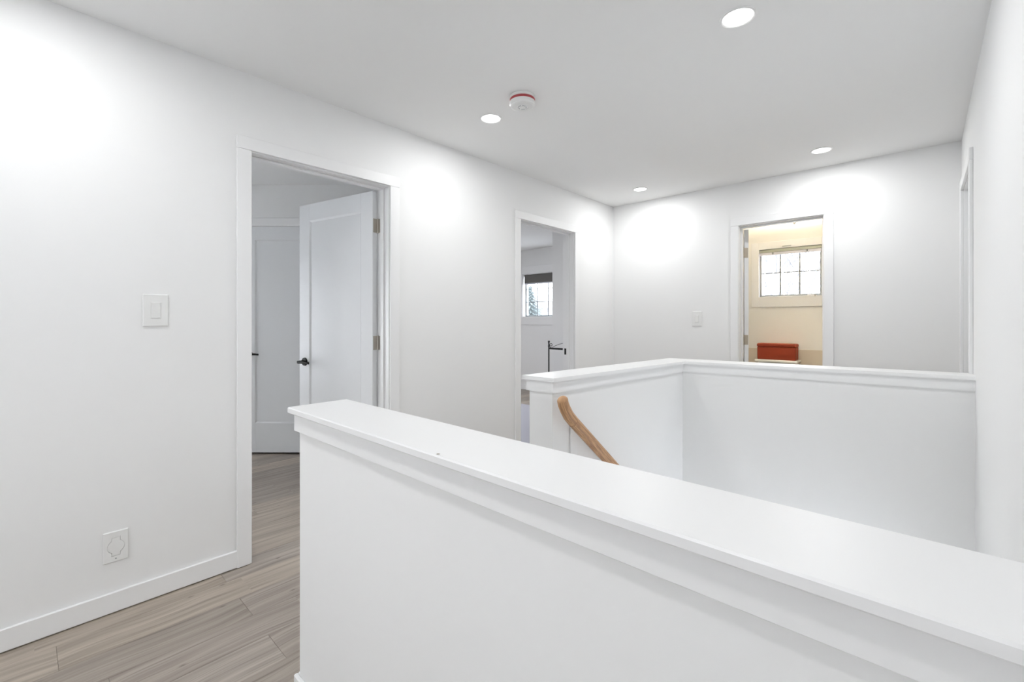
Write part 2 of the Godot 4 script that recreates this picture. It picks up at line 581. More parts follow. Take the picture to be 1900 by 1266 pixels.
# a doorway lined with jambs, stops and flat casings. It is built along local x, from 0 to width, wall between z = -depth (far side) and 0.
func doorway(o: Node3D, width: float, depth: float, far_casing := true, stop_from := 0.037, casing := 0.065) -> void:
	var h := DOOR_H
	piece("jamb", Vector3(-J, 0.0, -depth), Vector3(0, h + J, 0), M.trim, o, 0.001)
	piece("jamb", Vector3(width, 0.0, -depth), Vector3(width + J, h + J, 0), M.trim, o, 0.001)
	piece("head_jamb", Vector3(0, h, -depth), Vector3(width, h + J, 0), M.trim, o, 0.001)
	var s0 := -depth + stop_from
	var s1 := s0 + 0.034
	piece("door_stop", Vector3(0, 0.003, s0), Vector3(0.011, h, s1), M.trim, o, 0.002)
	piece("door_stop", Vector3(width - 0.011, 0.003, s0), Vector3(width, h, s1), M.trim, o, 0.002)
	piece("door_stop", Vector3(0.011, h - 0.011, s0), Vector3(width - 0.011, h, s1), M.trim, o, 0.002)
	var e := 0.005
	var faces := [[0.0, 0.015]]
	if far_casing:
		faces.append([-depth - 0.015, -depth])
	for z in faces:
		piece("casing", Vector3(-e - casing, 0.003, z[0]), Vector3(-e, h + e, z[1]), M.trim, o, 0.002)
		piece("casing", Vector3(width + e, 0.003, z[0]), Vector3(width + e + casing, h + e, z[1]), M.trim, o, 0.002)
		piece("head_casing", Vector3(-e - casing, h + e + 0.0008, z[0]), Vector3(width + e + casing, h + e + casing, z[1]), M.trim, o, 0.002)

# a one-panel door, hinged at local x = 0, closed along +x, its faces at z = 0 (hinge side) and z = thick
func leaf_shape(o: Node3D, width: float, height: float, thick := 0.035) -> Node3D:
	var leaf := Node3D.new()
	leaf.name = "leaf"
	o.add_child(leaf)
	var s := 0.112
	var b := 0.013
	var r0 := 0.278
	var r1 := height - 0.118
	piece("stile", Vector3(0.003, b, 0), Vector3(s, height, thick), M.door, leaf, 0.0012)
	piece("stile", Vector3(width - s, b, 0), Vector3(width, height, thick), M.door, leaf, 0.0012)
	piece("rail", Vector3(s, b, 0.0001), Vector3(width - s, r0, thick - 0.0001), M.door, leaf, 0.0006)
	piece("rail", Vector3(s, r1, 0.0001), Vector3(width - s, height, thick - 0.0001), M.door, leaf, 0.0006)
	# the recessed panel with sloped edges
	for side in [0.0, 1.0]:
		var z: float = 0.0 if side == 0.0 else thick
		var n := Vector3(0, 0, -1 if side == 0.0 else 1)
		var zi: float = z - n.z * 0.008
		var st := begin()
		var q := [Vector3(s, r0, z), Vector3(width - s, r0, z), Vector3(width - s, r1, z), Vector3(s, r1, z)]
		var d := 0.012
		var p := [Vector3(s + d, r0 + d, zi), Vector3(width - s - d, r0 + d, zi), Vector3(width - s - d, r1 - d, zi), Vector3(s + d, r1 - d, zi)]
		quad(st, p[0], p[1], p[2], p[3], n)
		for k in 4:
			quad(st, q[k], q[(k + 1) % 4], p[(k + 1) % 4], p[k], n)
		put("panel", st.commit(), M.door, leaf)
	return leaf

# a black lever: round rose, neck and flat arm. face: +1 or -1, the side it sits on; arm: +1 or -1, the way it points along x
func lever(leaf: Node3D, x: float, y: float, z: float, face: float, arm: float) -> void:
	var o := Node3D.new()
	o.name = "lever_handle"
	leaf.add_child(o, true)
	o.position = Vector3(x, y, z)
	var st := begin()
	add_tube(st, [Vector3(0, 0, 0), Vector3(0, 0, 0.006 * face), Vector3(0, 0, 0.009 * face)], 0.030, 0.030, 24, 0.92, Vector3.RIGHT)
	add_tube(st, [Vector3(0, 0, 0.008 * face), Vector3(0, 0, 0.052 * face)], 0.011, 0.011, 14, 1.0, Vector3.RIGHT)
	add_tube(st, [Vector3(-0.010 * arm, 0, 0.050 * face), Vector3(0.02 * arm, 0.001, 0.054 * face), Vector3(0.07 * arm, 0.0, 0.052 * face), Vector3(0.108 * arm, -0.003, 0.046 * face)], 0.007, 0.0105, 12, 0.8, Vector3(0, 0, 1))
	var m := put("lever", st.commit(), M.black, o)
	m.set_meta("label", "matte black lever handle")

func doors() -> void:
	# door_1: first bedroom. local +x runs along -z of the hall, local z points into the hall
	var o := thing("door_1", "white panelled bedroom door standing open, black lever, satin hinges", "door", Vector3(XL, 0, D1B), "", "structure")
	o.rotation_degrees.y = 90.0            # local +x -> world -z ; local +z -> world +x
	o.position = Vector3(XL, 0, D1A)
	doorway(o, D1A - D1B, T)
	var w := D1A - D1B
	# hinge line at the room side of the far jamb
	var pivot := Vector3(w - 0.001, 0, -T - 0.006)
	var swing := Node3D.new()
	swing.name = "open_leaf"
	o.add_child(swing)
	swing.position = pivot
	swing.rotation_degrees.y = 180.0 - 78.5
	leaf_into(swing, 0.762, 2.042, true)
	for y in [1.822, 1.067, 0.25]:
		var hg := Node3D.new()
		hg.name = "hinge_set"
		swing.add_child(hg, true)
		hg.position = Vector3(0, y, 0)
		hinge_at(hg, 78.5, M.nickel)
	# door_2: second bedroom
	o = thing("door_2", "white bedroom doorway before the gridded window, black strike plate on jamb", "door", Vector3(XL, 0, D2A), "", "structure")
	o.rotation_degrees.y = 90.0
	doorway(o, D2A - D2B, T)
	w = D2A - D2B
	var sp := piece("strike_plate", Vector3(w - 0.0022, 0.878, -T + 0.010), Vector3(w + 0.001, 0.938, -T + 0.036), M.black, o, 0.0008)
	sp.set_meta("label", "black strike plate")
	swing = Node3D.new()
	swing.name = "open_leaf"
	o.add_child(swing)
	swing.position = Vector3(0.001, 0, -T - 0.006)
	swing.rotation_degrees.y = 97.0
	leaf_into(swing, 0.762, 2.042, false)
	# door_3: bathroom, in the end wall. local x = world x
	o = thing("door_3", "white narrow doorway into the warmly lit bathroom", "door", Vector3(BA, 0, ZF), "", "structure")
	doorway(o, BB - BA, T)
	swing = Node3D.new()
	swing.name = "open_leaf"
	o.add_child(swing)
	swing.position = Vector3(0.001, 0, -T - 0.006)
	swing.rotation_degrees.y = 116.0
	leaf_into(swing, 0.60, 2.042, false)
	for y in [1.83, 1.035, 0.25]:
		var hg := Node3D.new()
		hg.name = "hinge_set"
		swing.add_child(hg, true)
		hg.position = Vector3(0, y, 0)
		hinge_at(hg, -116.0, M.brass_nickel)
	# door_4: closet door in the angled wall
	o = thing("door_4", "white one-panel closet door in the angled wall, closed", "door", closet_origin(), "", "structure")
	o.rotation_degrees.y = YAW
	var inner := Node3D.new()
	inner.name = "doorway"
	o.add_child(inner)
	inner.position = Vector3(-2.4396, 0, 0)
	var wd := 0.755
	piece("jamb", Vector3(-J, 0.0, -0.10), Vector3(0, 2.088, 0), M.trim, inner, 0.001)
	piece("jamb", Vector3(wd, 0.0, -0.10), Vector3(wd + J, 2.088, 0), M.trim, inner, 0.001)
	piece("head_jamb", Vector3(0, 2.062, -0.10), Vector3(wd, 2.088, 0), M.trim, inner, 0.001)
	piece("casing", Vector3(-0.070, 0.003, 0), Vector3(-0.005, 2.064, 0.015), M.trim, inner, 0.002)
	piece("casing", Vector3(wd + 0.005, 0.003, 0), Vector3(wd + 0.070, 2.064, 0.015), M.trim, inner, 0.002)
	piece("head_casing", Vector3(-0.070, 2.0648, 0), Vector3(wd + 0.070, 2.136, 0.015), M.trim, inner, 0.002)
	var cl := leaf_shape(o, 0.749, 2.056)
	cl.position = Vector3(-2.4366, 0.004, -0.036)
	lever(cl, 0.060, 0.905, 0.035, 1.0, 1.0)
	# door_5: closed door in the wall beside the stairwell. local x = world -z... built from the near jamb
	o = thing("door_5", "closed white door in the wall beside the stairwell", "door", Vector3(XR, 0, RB), "", "structure")
	o.rotation_degrees.y = -90.0           # local +x -> world +z ; local +z -> world -x
	doorway(o, RA - RB, T, false)
	var c5 := leaf_shape(o, RA - RB - 0.006, 2.042)
	c5.position = Vector3(0.003, 0, -T + 0.001)

func leaf_into(swing: Node3D, width: float, height: float, reverse: bool) -> void:
	# swing's own axes: +x along the leaf away from the hinges. The leaf lies to one side of the hinge line.
	var leaf := leaf_shape(swing, width, height)
	for c in leaf.get_children():       # its pieces belong to the open leaf directly
		leaf.remove_child(c)
		swing.add_child(c, true)
		c.position += Vector3(0, 0, -0.041 if reverse else 0.006)
	leaf.queue_free()
	swing.remove_child(leaf)
	var hall := -0.041 if reverse else 0.041
	var room := -0.006 if reverse else 0.006
	lever(swing, width - 0.062, 0.915, hall, -1.0 if reverse else 1.0, -1.0)
	lever(swing, width - 0.062, 0.915, room, 1.0 if reverse else -1.0, -1.0)

func hinge_at(o: Node3D, turn: float, material: Material) -> void:
	var st := begin()
	for k in 5:
		add_tube(st, [Vector3(0, -0.045 + k * 0.018 + 0.0006, 0), Vector3(0, -0.045 + k * 0.018 + 0.0174, 0)], 0.0065, 0.0065, 14)
	add_tube(st, [Vector3(0, 0.045, 0), Vector3(0, 0.049, 0)], 0.005, 0.005, 10)
	var away := -1.0 if turn > 0 else 1.0       # the side of the leaf that the edge plate runs to
	add_box(st, Vector3(-0.0003, -0.0445, minf(0.0, away * 0.036)), Vector3(0.0026, 0.0445, maxf(0.0, away * 0.036)))
	# the plate on the jamb, turned back by the swing
	var a := deg_to_rad(turn)
	var d := Vector3(sin(a) * away, 0, cos(a) * away).normalized()
	var n := Vector3(d.z, 0, -d.x)
	for s in [-1.0, 1.0]:
		var p: Vector3 = n * 0.0011 * s
		quad(st, p + Vector3(0, -0.0445, 0), p + d * 0.030 + Vector3(0, -0.0445, 0), p + d * 0.030 + Vector3(0, 0.0445, 0), p + Vector3(0, 0.0445, 0), n * s)
	var h := put("hinge", st.commit(), material, o)
	h.set_meta("label", "satin metal butt hinge")

# a window in a wall whose inner face is at local z = 0 and whose outside is at z = -0.15
func window(o: Node3D, w: float, h: float, cols: int, rows: int, casing: Array, frame := 0.022, zs := -0.10) -> void:
	var z0 := -0.15
	# liner
	piece("window_liner", Vector3(0, 0, z0), Vector3(frame, h, 0.0), M.trim, o, 0.001)
	piece("window_liner", Vector3(w - frame, 0, z0), Vector3(w, h, 0.0), M.trim, o, 0.001)
	piece("window_liner", Vector3(frame, 0, z0), Vector3(w - frame, frame, 0.0), M.trim, o, 0.001)
	piece("window_liner", Vector3(frame, h - frame, z0), Vector3(w - frame, h, 0.0), M.trim, o, 0.001)
	# casing: side, top, bottom widths
	var e := 0.012
	piece("casing", Vector3(e - casing[0], e - casing[2], 0), Vector3(e, h - e + casing[1], 0.015), M.trim, o, 0.002)
	piece("casing", Vector3(w - e, e - casing[2], 0), Vector3(w - e + casing[0], h - e + casing[1], 0.015), M.trim, o, 0.002)
	piece("casing", Vector3(e, h - e, 0), Vector3(w - e, h - e + casing[1], 0.0149), M.trim, o, 0.002)
	piece("casing", Vector3(e, e - casing[2], 0), Vector3(w - e, e, 0.0149), M.trim, o, 0.002)
	# sash
	var s := 0.022
	var a := Vector2(frame, frame)
	var b := Vector2(w - frame, h - frame)
	piece("sash", Vector3(a.x, a.y, zs), Vector3(a.x + s, b.y, zs + 0.03), M.sash, o, 0.002)
	piece("sash", Vector3(b.x - s, a.y, zs), Vector3(b.x, b.y, zs + 0.03), M.sash, o, 0.002)
	piece("sash", Vector3(a.x + s, a.y, zs), Vector3(b.x - s, a.y + s, zs + 0.03), M.sash, o, 0.002)
	piece("sash", Vector3(a.x + s, b.y - s, zs), Vector3(b.x - s, b.y, zs + 0.03), M.sash, o, 0.002)
	a += Vector2(s, s)
	b -= Vector2(s, s)
	piece("pane", Vector3(a.x, a.y, zs + 0.012), Vector3(b.x, b.y, zs + 0.0125), M.pane, o, 0.0001)
	for k in range(1, cols):
		var x := lerpf(a.x, b.x, float(k) / cols)
		piece("muntin", Vector3(x - 0.008, a.y, zs + 0.014), Vector3(x + 0.008, b.y, zs + 0.022), M.muntin, o, 0.001)
	for k in range(1, rows):
		var y := lerpf(a.y, b.y, float(k) / rows)
		piece("muntin", Vector3(a.x, y - 0.006, zs + 0.0142), Vector3(b.x, y + 0.006, zs + 0.0218), M.muntin, o, 0.001)

func windows() -> void:
	var o := thing("window_1", "gridded bedroom window under a dark roller shade", "window", Vector3(W1[0], W1[2], ZE), "", "structure")
	window(o, W1[1] - W1[0], W1[3] - W1[2], 4, 3, [0.09, 0.13, 0.13])
	piece("sash_lock", Vector3(0.56, 0.024, -0.066), Vector3(0.66, 0.038, -0.052), M.sash, o, 0.003)
	o = thing("window_2", "small six-pane bathroom window with white frame and crank", "window", Vector3(W2[0], W2[2], ZE), "", "structure")
	window(o, W2[1] - W2[0], W2[3] - W2[2], 3, 2, [0.08, 0.085, 0.12], 0.012, -0.055)
	var st := begin()
	add_tube(st, [Vector3(0.50, 0.014, -0.024), Vector3(0.50, 0.020, -0.008), Vector3(0.53, 0.018, 0.004), Vector3(0.575, 0.014, 0.008)], 0.007, 0.006, 10, 0.7)
	add_tube(st, [Vector3(0.575, 0.002, 0.010), Vector3(0.575, 0.020, 0.010)], 0.008, 0.008, 10)
	var cr := put("crank", st.commit(), M.nickel, o)
	cr.set_meta("label", "small metal window crank")
	piece("latch", Vector3(0.255, W2[3] - W2[2] + 0.004, 0.015), Vector3(0.345, W2[3] - W2[2] + 0.012, 0.024), M.sash, o, 0.002)
	o = thing("window_3", "plain window in the first bedroom behind the hall wall", "window", Vector3(-5.40, W3[2], W3[1]), "", "structure")
	o.rotation_degrees.y = 90.0
	window(o, W3[1] - W3[0], W3[3] - W3[2], 4, 3, [0.09, 0.10, 0.10])
	o = thing("window_4", "added window out of view at the end of the hall, for fill light", "window", Vector3(W4[1], W4[2], ZB), "", "structure")
	o.rotation_degrees.y = 180.0  # put in to soften the hall with daylight from out of view
	window(o, W4[1] - W4[0], W4[3] - W4[2], 3, 1, [0.09, 0.10, 0.10])
	o = thing("window_5", "low wide window added unseen in the stairwell for upward fill light", "window", Vector3(XR, W5[2], W5[0]), "", "structure")
	o.rotation_degrees.y = -90.0  # put in to light the stairwell and ceiling from below
	window(o, W5[1] - W5[0], W5[3] - W5[2], 3, 1, [0.06, 0.06, 0.06], 0.022)
	# roller shade of the bedroom window
	var s := thing("roller_shade", "dark grey roller shade pulled part way down the bedroom window", "window shade", Vector3((W1[0] + W1[1]) / 2.0, W1[3] - 0.024, ZE - 0.045))
	var hw: float = (W1[1] - W1[0]) / 2.0 - 0.026
	put("roller", tube([Vector3(-hw, -0.018, 0), Vector3(hw, -0.018, 0)], 0.017, 0.017, 20), M.shade, s)
	piece("fabric", Vector3(-hw + 0.006, -0.150, 0.0155), Vector3(hw - 0.006, -0.018, 0.0168), M.shade, s, 0.0003)
	var bar := piece("bottom_bar", Vector3(-hw + 0.006, -0.172, 0.010), Vector3(hw - 0.006, -0.150, 0.021), M.pale_fabric, s, 0.004)
	bar.set_meta("label", "pale bottom bar of the shade")
	# raised blind of the bathroom window
	s = thing("raised_blind", "grey-green blind headrail drawn up at the top of the bathroom window", "blind", Vector3(W2[0] + 0.0125, W2[3] - 0.014, ZE - 0.010))
	var wb: float = W2[1] - W2[0] - 0.025
	piece("headrail", Vector3(0.001, -0.036, -0.012), Vector3(wb - 0.001, 0.0, 0.014), M.headrail, s, 0.003)
	piece("gathered_fabric", Vector3(0.006, -0.070, -0.006), Vector3(wb - 0.006, -0.036, 0.008), M.pale_fabric, s, 0.003)
	for x in [0.135, 0.475]:
		piece("clip", Vector3(x, -0.060, 0.008), Vector3(x + 0.016, -0.036, 0.014), M.muntin, s, 0.002)


# ---------- half walls and stairs ----------
func half_walls() -> void:
	var c := 0.937
	var o := thing("wall_stair_front", "long white half wall with a wide white cap across the landing", "half wall", Vector3.ZERO, "", "structure")
	piece("wall_body", Vector3(-1.460, 0.0, -0.7422), Vector3(XR, c - 0.075, -0.5966), M.wall, o, 0.003)
	put("lower_body", begin_box(Vector3(-1.460, -1.6, -0.7422), Vector3(XR, 0.0, -0.62)), M.wall, o)
	piece("apron", Vector3(-1.472, c - 0.075, -0.7542), Vector3(XR, c - 0.019, -0.5846), M.trim, o, 0.0015)
	piece("cap", Vector3(-1.487, c - 0.019, -0.7692), Vector3(XR, c, -0.5696), M.trim, o, 0.003)
	piece("baseboard", Vector3(-1.473, 0.003, -0.5836), Vector3(XR - 0.013, BASE, -0.5966), M.trim, o, 0.003)
	piece("baseboard", Vector3(-1.473, 0.003, -0.7422), Vector3(-1.460, BASE, -0.5966), M.trim, o, 0.003)
	put("nail_head", lathe([Vector2(0.0035, 0.0), Vector2(0.003, 0.0016), Vector2(0.0, 0.002)], 12), M.nickel, o, Vector3(-0.734, c, -0.578))
	# the half wall along the stairwell and the one across its far end; their caps dip a little towards the shared corner
	var k := 0.918
	var r := 0.931
	o = thing("wall_stair_side", "short white half wall with end post face beside the wooden handrail", "half wall", Vector3.ZERO, "", "structure")
	var h0 := [c, c, k, k]
	band(o, "wall_body", [Vector2(-1.460, -1.728), Vector2(-1.316, -1.728), Vector2(-1.287, -3.243), Vector2(-1.431, -3.389)], [-1.6, -1.6, -1.6, -1.6], [c - 0.075, c - 0.075, k - 0.075, k - 0.075], M.wall)
	band(o, "apron", [Vector2(-1.472, -1.716), Vector2(-1.304, -1.716), Vector2(-1.275, -3.231), Vector2(-1.443, -3.401)], [c - 0.075, c - 0.075, k - 0.075, k - 0.075], [c - 0.019, c - 0.019, k - 0.019, k - 0.019], M.trim)
	band(o, "cap", [Vector2(-1.487, -1.701), Vector2(-1.289, -1.701), Vector2(-1.260, -3.216), Vector2(-1.458, -3.416)], [c - 0.019, c - 0.019, k - 0.019, k - 0.019], h0, M.trim)
	piece("baseboard", Vector3(-1.473, 0.003, -3.389), Vector3(-1.460, BASE, -1.728), M.trim, o, 0.003)
	o = thing("wall_stair_far", "white half wall with cap across the far end of the stairwell", "half wall", Vector3.ZERO, "", "structure")
	band(o, "wall_body", [Vector2(-1.287, -3.243), Vector2(XR, -3.243), Vector2(XR, -3.389), Vector2(-1.431, -3.389)], [-1.6, -1.6, -1.6, -1.6], [k - 0.075, r - 0.075, r - 0.075, k - 0.075], M.wall)
	band(o, "apron", [Vector2(-1.275, -3.231), Vector2(XR, -3.231), Vector2(XR, -3.401), Vector2(-1.443, -3.401)], [k - 0.075, r - 0.075, r - 0.075, k - 0.075], [k - 0.019, r - 0.019, r - 0.019, k - 0.019], M.trim)
	band(o, "cap", [Vector2(-1.260, -3.216), Vector2(XR, -3.216), Vector2(XR, -3.416), Vector2(-1.458, -3.416)], [k - 0.019, r - 0.019, r - 0.019, k - 0.019], [k, r, r, k], M.trim)
	o = thing("trim_1", "narrow upright white trim board under the wooden handrail", "trim", Vector3.ZERO, "", "structure")
	piece("board", Vector3(-1.314, -0.19, -1.865), Vector3(-1.304, 0.70, -1.925), M.trim, o, 0.002)

func band(o: Node3D, called: String, plan: Array, low: Array, high: Array, material: Material) -> void:
	put(called, block(plan, low, high), material, o)

func stairs() -> void:
	var o := thing("staircase", "stairs with white risers and pale carpeting added to bounce light, going down inside the half walls", "stairs", Vector3.ZERO, "", "structure")
	var y := -0.19
	piece("landing_tread", Vector3(-1.459, y - 0.03, -1.728), Vector3(XR, y, -0.743), M.bounce_carpet, o, 0.004)
	piece("riser", Vector3(-1.46, y, -1.728), Vector3(-1.448, -0.02, -0.743), M.trim, o, 0.002)
	piece("nosing", Vector3(-1.462, -0.02, -1.728), Vector3(-1.425, 0.0, -0.743), M.boards[1], o, 0.004)
	for k in range(1, 7):
		var z := -1.728 - 0.24 * (k - 1)
		var ze := z - 0.24 if k < 6 else -3.242
		var x := -1.285
		piece("riser", Vector3(x, y - 0.19, z - 0.012), Vector3(XR, y - 0.03, z), M.trim, o, 0.002)
		y -= 0.19
		piece("tread", Vector3(x, y - 0.03, ze - (0.02 if k < 6 else 0.0)), Vector3(XR, y, z - 0.012), M.bounce_carpet, o, 0.004)
	piece("stair_base", Vector3(-1.459, -1.6, -3.242), Vector3(XR, -1.45, -0.743), M.gap, o, 0.002)

func handrail() -> void:
	var x := -1.240
	var o := thing("handrail", "brown wooden handrail sloping down inside the stairwell half wall", "handrail")
	var turn := [Vector3(x, 0.838, -1.706), Vector3(x, 0.822, -1.711), Vector3(x, 0.795, -1.727), Vector3(x, 0.762, -1.752), Vector3(x, 0.728, -1.790)]
	put("rail_end", tube_rounded(turn), M.rail, o)
	var slope := Vector3(0, -0.262, -0.327).normalized()
	var a := Vector3(x, 0.7265, -1.7915)
	put("rail", tube([a, a + slope * 0.4, a + slope * 0.9, a + slope * 1.5], 0.0245, 0.029, 20, 1.0, Vector3.RIGHT), M.rail, o)
	for d in [0.55, 1.25]:
		var p: Vector3 = a + slope * d
		var st := begin()
		add_tube(st, [p + Vector3(0, -0.027, 0), p + Vector3(-0.01, -0.06, 0), p + Vector3(-0.062, -0.075, 0)], 0.006, 0.006, 10)
		add_tube(st, [p + Vector3(-0.058, -0.075, 0), p + Vector3(-0.066, -0.075, 0)], 0.028, 0.028, 16)
		put("bracket", st.commit(), M.black, o)

func tube_rounded(path: Array) -> Mesh:
	# the top end is rounded like a thumb
	var st := begin()
	add_tube(st, path, 0.0245, 0.029, 20, 1.0, Vector3.RIGHT)
	var t: Vector3 = (path[0] - path[1]).normalized()
	var u := (Vector3.RIGHT - t * t.x).normalized()
	var v := u.cross(t)
	var last := []
	for k in 6:
		var b := PI / 2 * k / 5.0
		var ring := []
		for s in 20:
			var q := TAU * s / 20.0
			ring.append(path[0] + (u * cos(q) * 0.0245 + v * sin(q) * 0.029) * cos(b) + t * sin(b) * 0.02)
		if k > 0:
			for s in 20:
				quad(st, last[s], last[(s + 1) % 20], ring[(s + 1) % 20], ring[s], last[s] - path[0])
		last = ring
	return st.commit()


# ---------- things ----------
func lights() -> void:
	downlight_at(-0.551, -1.957, "recessed ceiling light in the middle of the hall over the stairwell")
	downlight_at(-1.934, -1.925, "recessed ceiling light beside the red-banded smoke detector")
	downlight_at(-0.538, -3.892, "recessed ceiling light before the bathroom doorway")
	downlight_at(-1.947, -3.905, "recessed ceiling light in the corner by the second bedroom doorway")
	downlight_at(-0.545, 0.030, "recessed ceiling light over the hall behind the long half wall")
	downlight_at(-1.940, 0.030, "recessed ceiling light over the hall by the light switch")

func smoke_detector() -> void:
	var o := thing("smoke_detector", "round white smoke detector with a red band on the ceiling", "smoke detector", Vector3(-1.622, H, -1.858))
	put("mounting_base", lathe([Vector2(0.0695, 0.0), Vector2(0.0715, -0.004), Vector2(0.0710, -0.0160), Vector2(0.060, -0.0165)], 48), M.plastic, o)
	var b := put("band", lathe([Vector2(0.0690, -0.0160), Vector2(0.0690, -0.0300)], 48), M.red, o)
	b.set_meta("label", "dull red band")
	put("cover", lathe([Vector2(0.060, -0.0295), Vector2(0.0700, -0.0300), Vector2(0.0695, -0.043), Vector2(0.066, -0.051), Vector2(0.058, -0.0545), Vector2(0.036, -0.0565), Vector2(0.034, -0.0540), Vector2(0.030, -0.0540), Vector2(0.028, -0.0570), Vector2(0.0, -0.0578)], 48), M.plastic, o)
	put("test_button", lathe([Vector2(0.011, -0.0572), Vector2(0.010, -0.0600), Vector2(0.0, -0.0608)], 24), M.plastic, o)
	for k in 5:
		var a := TAU * k / 5.0 + 0.4
		var v := put("vent_slot", soft_box(Vector3(0.020, 0.0030, 0.004), 0.0008), M.muntin, o, Vector3(cos(a) * 0.021, -0.0568, sin(a) * 0.021))
		v.rotation.y = -a + PI / 2

func light_switch(at: Vector3, turn: float, label: String) -> void:
	var o := thing("light_switch", label, "light switch", at)
	o.rotation_degrees.y = turn
	piece("plate", Vector3(-0.045, -0.070, 0), Vector3(0.045, 0.070, 0.0065), M.plastic, o, 0.003)
	piece("switch_frame", Vector3(-0.0185, -0.0365, 0.0065), Vector3(0.0185, 0.0365, 0.0078), M.plastic, o, 0.0006)
	var r := piece("rocker", Vector3(-0.0155, -0.0335, 0.0060), Vector3(0.0155, 0.0335, 0.0115), M.plastic, o, 0.0012)
	r.rotation_degrees.x = 3.0

func vacuum_inlet() -> void:
	var o := thing("vacuum_inlet", "white square wall plate with a round flap, low above the baseboard", "wall plate", Vector3(XL, 0.2745, -0.2655))
	o.rotation_degrees.y = 90.0
	# a thin backing, the plate over it with a hole, and the flap lying in the hole with a narrow gap all round
	piece("backing", Vector3(-0.0410, -0.0635, 0), Vector3(0.0410, 0.0635, 0.0050), M.plastic, o, 0.0028)
	var plate := begin()
	for side in [-1.0, 1.0]:
		var half := PackedVector2Array([Vector2(0, 0.0605), Vector2(0.038 * side, 0.0605), Vector2(0.038 * side, -0.0605), Vector2(0, -0.0605)])
		var rim := flap_outline(0.0283, 0.0145, 0.0405, -0.0385)
		var part := []
		for p in rim:
			if p.x * side >= 0.0:
				part.append(Vector2(p.x, p.y))
		part.sort_custom(func(p, q): return p.y < q.y if absf(p.y - q.y) > 1e-5 else absf(p.x) > absf(q.x) if p.y > 0.0 else absf(p.x) < absf(q.x))
		part[0].x = 0.0
		part[-1].x = 0.0
		for p in part:
			half.append(p)
		plate.append_from(extrude(half, 0.0030), 0, Transform3D(Basis.IDENTITY, Vector3(0, 0, 0.0049)))
	put("plate", plate.commit(), M.plastic, o)
	put("flap", extrude(flap_outline(0.0265, 0.0125, 0.0365, -0.0368), 0.0032), M.plastic, o, Vector3(0, 0, 0.0050))
	put("screw", tube([Vector3(0, -0.0495, 0.0075), Vector3(0, -0.0495, 0.0088)], 0.0026, 0.0026, 12), M.sash, o)

# a disc with a square tab above and below, listed round from the right
func flap_outline(r: float, tab: float, up: float, down: float) -> PackedVector2Array:
	var out := PackedVector2Array()
	var a0 := acos(tab / r)
	for k in 13:
		var a := lerpf(-a0, a0, k / 12.0)
		out.append(Vector2(cos(a), sin(a)) * r)
	out.append(Vector2(tab, up))
	out.append(Vector2(0, up))
	out.append(Vector2(-tab, up))
	for k in 13:
		var a := lerpf(PI - a0, PI + a0, k / 12.0)
		out.append(Vector2(cos(a), sin(a)) * r)
	out.append(Vector2(-tab, down))
	out.append(Vector2(0, down))
	out.append(Vector2(tab, down))
	return out

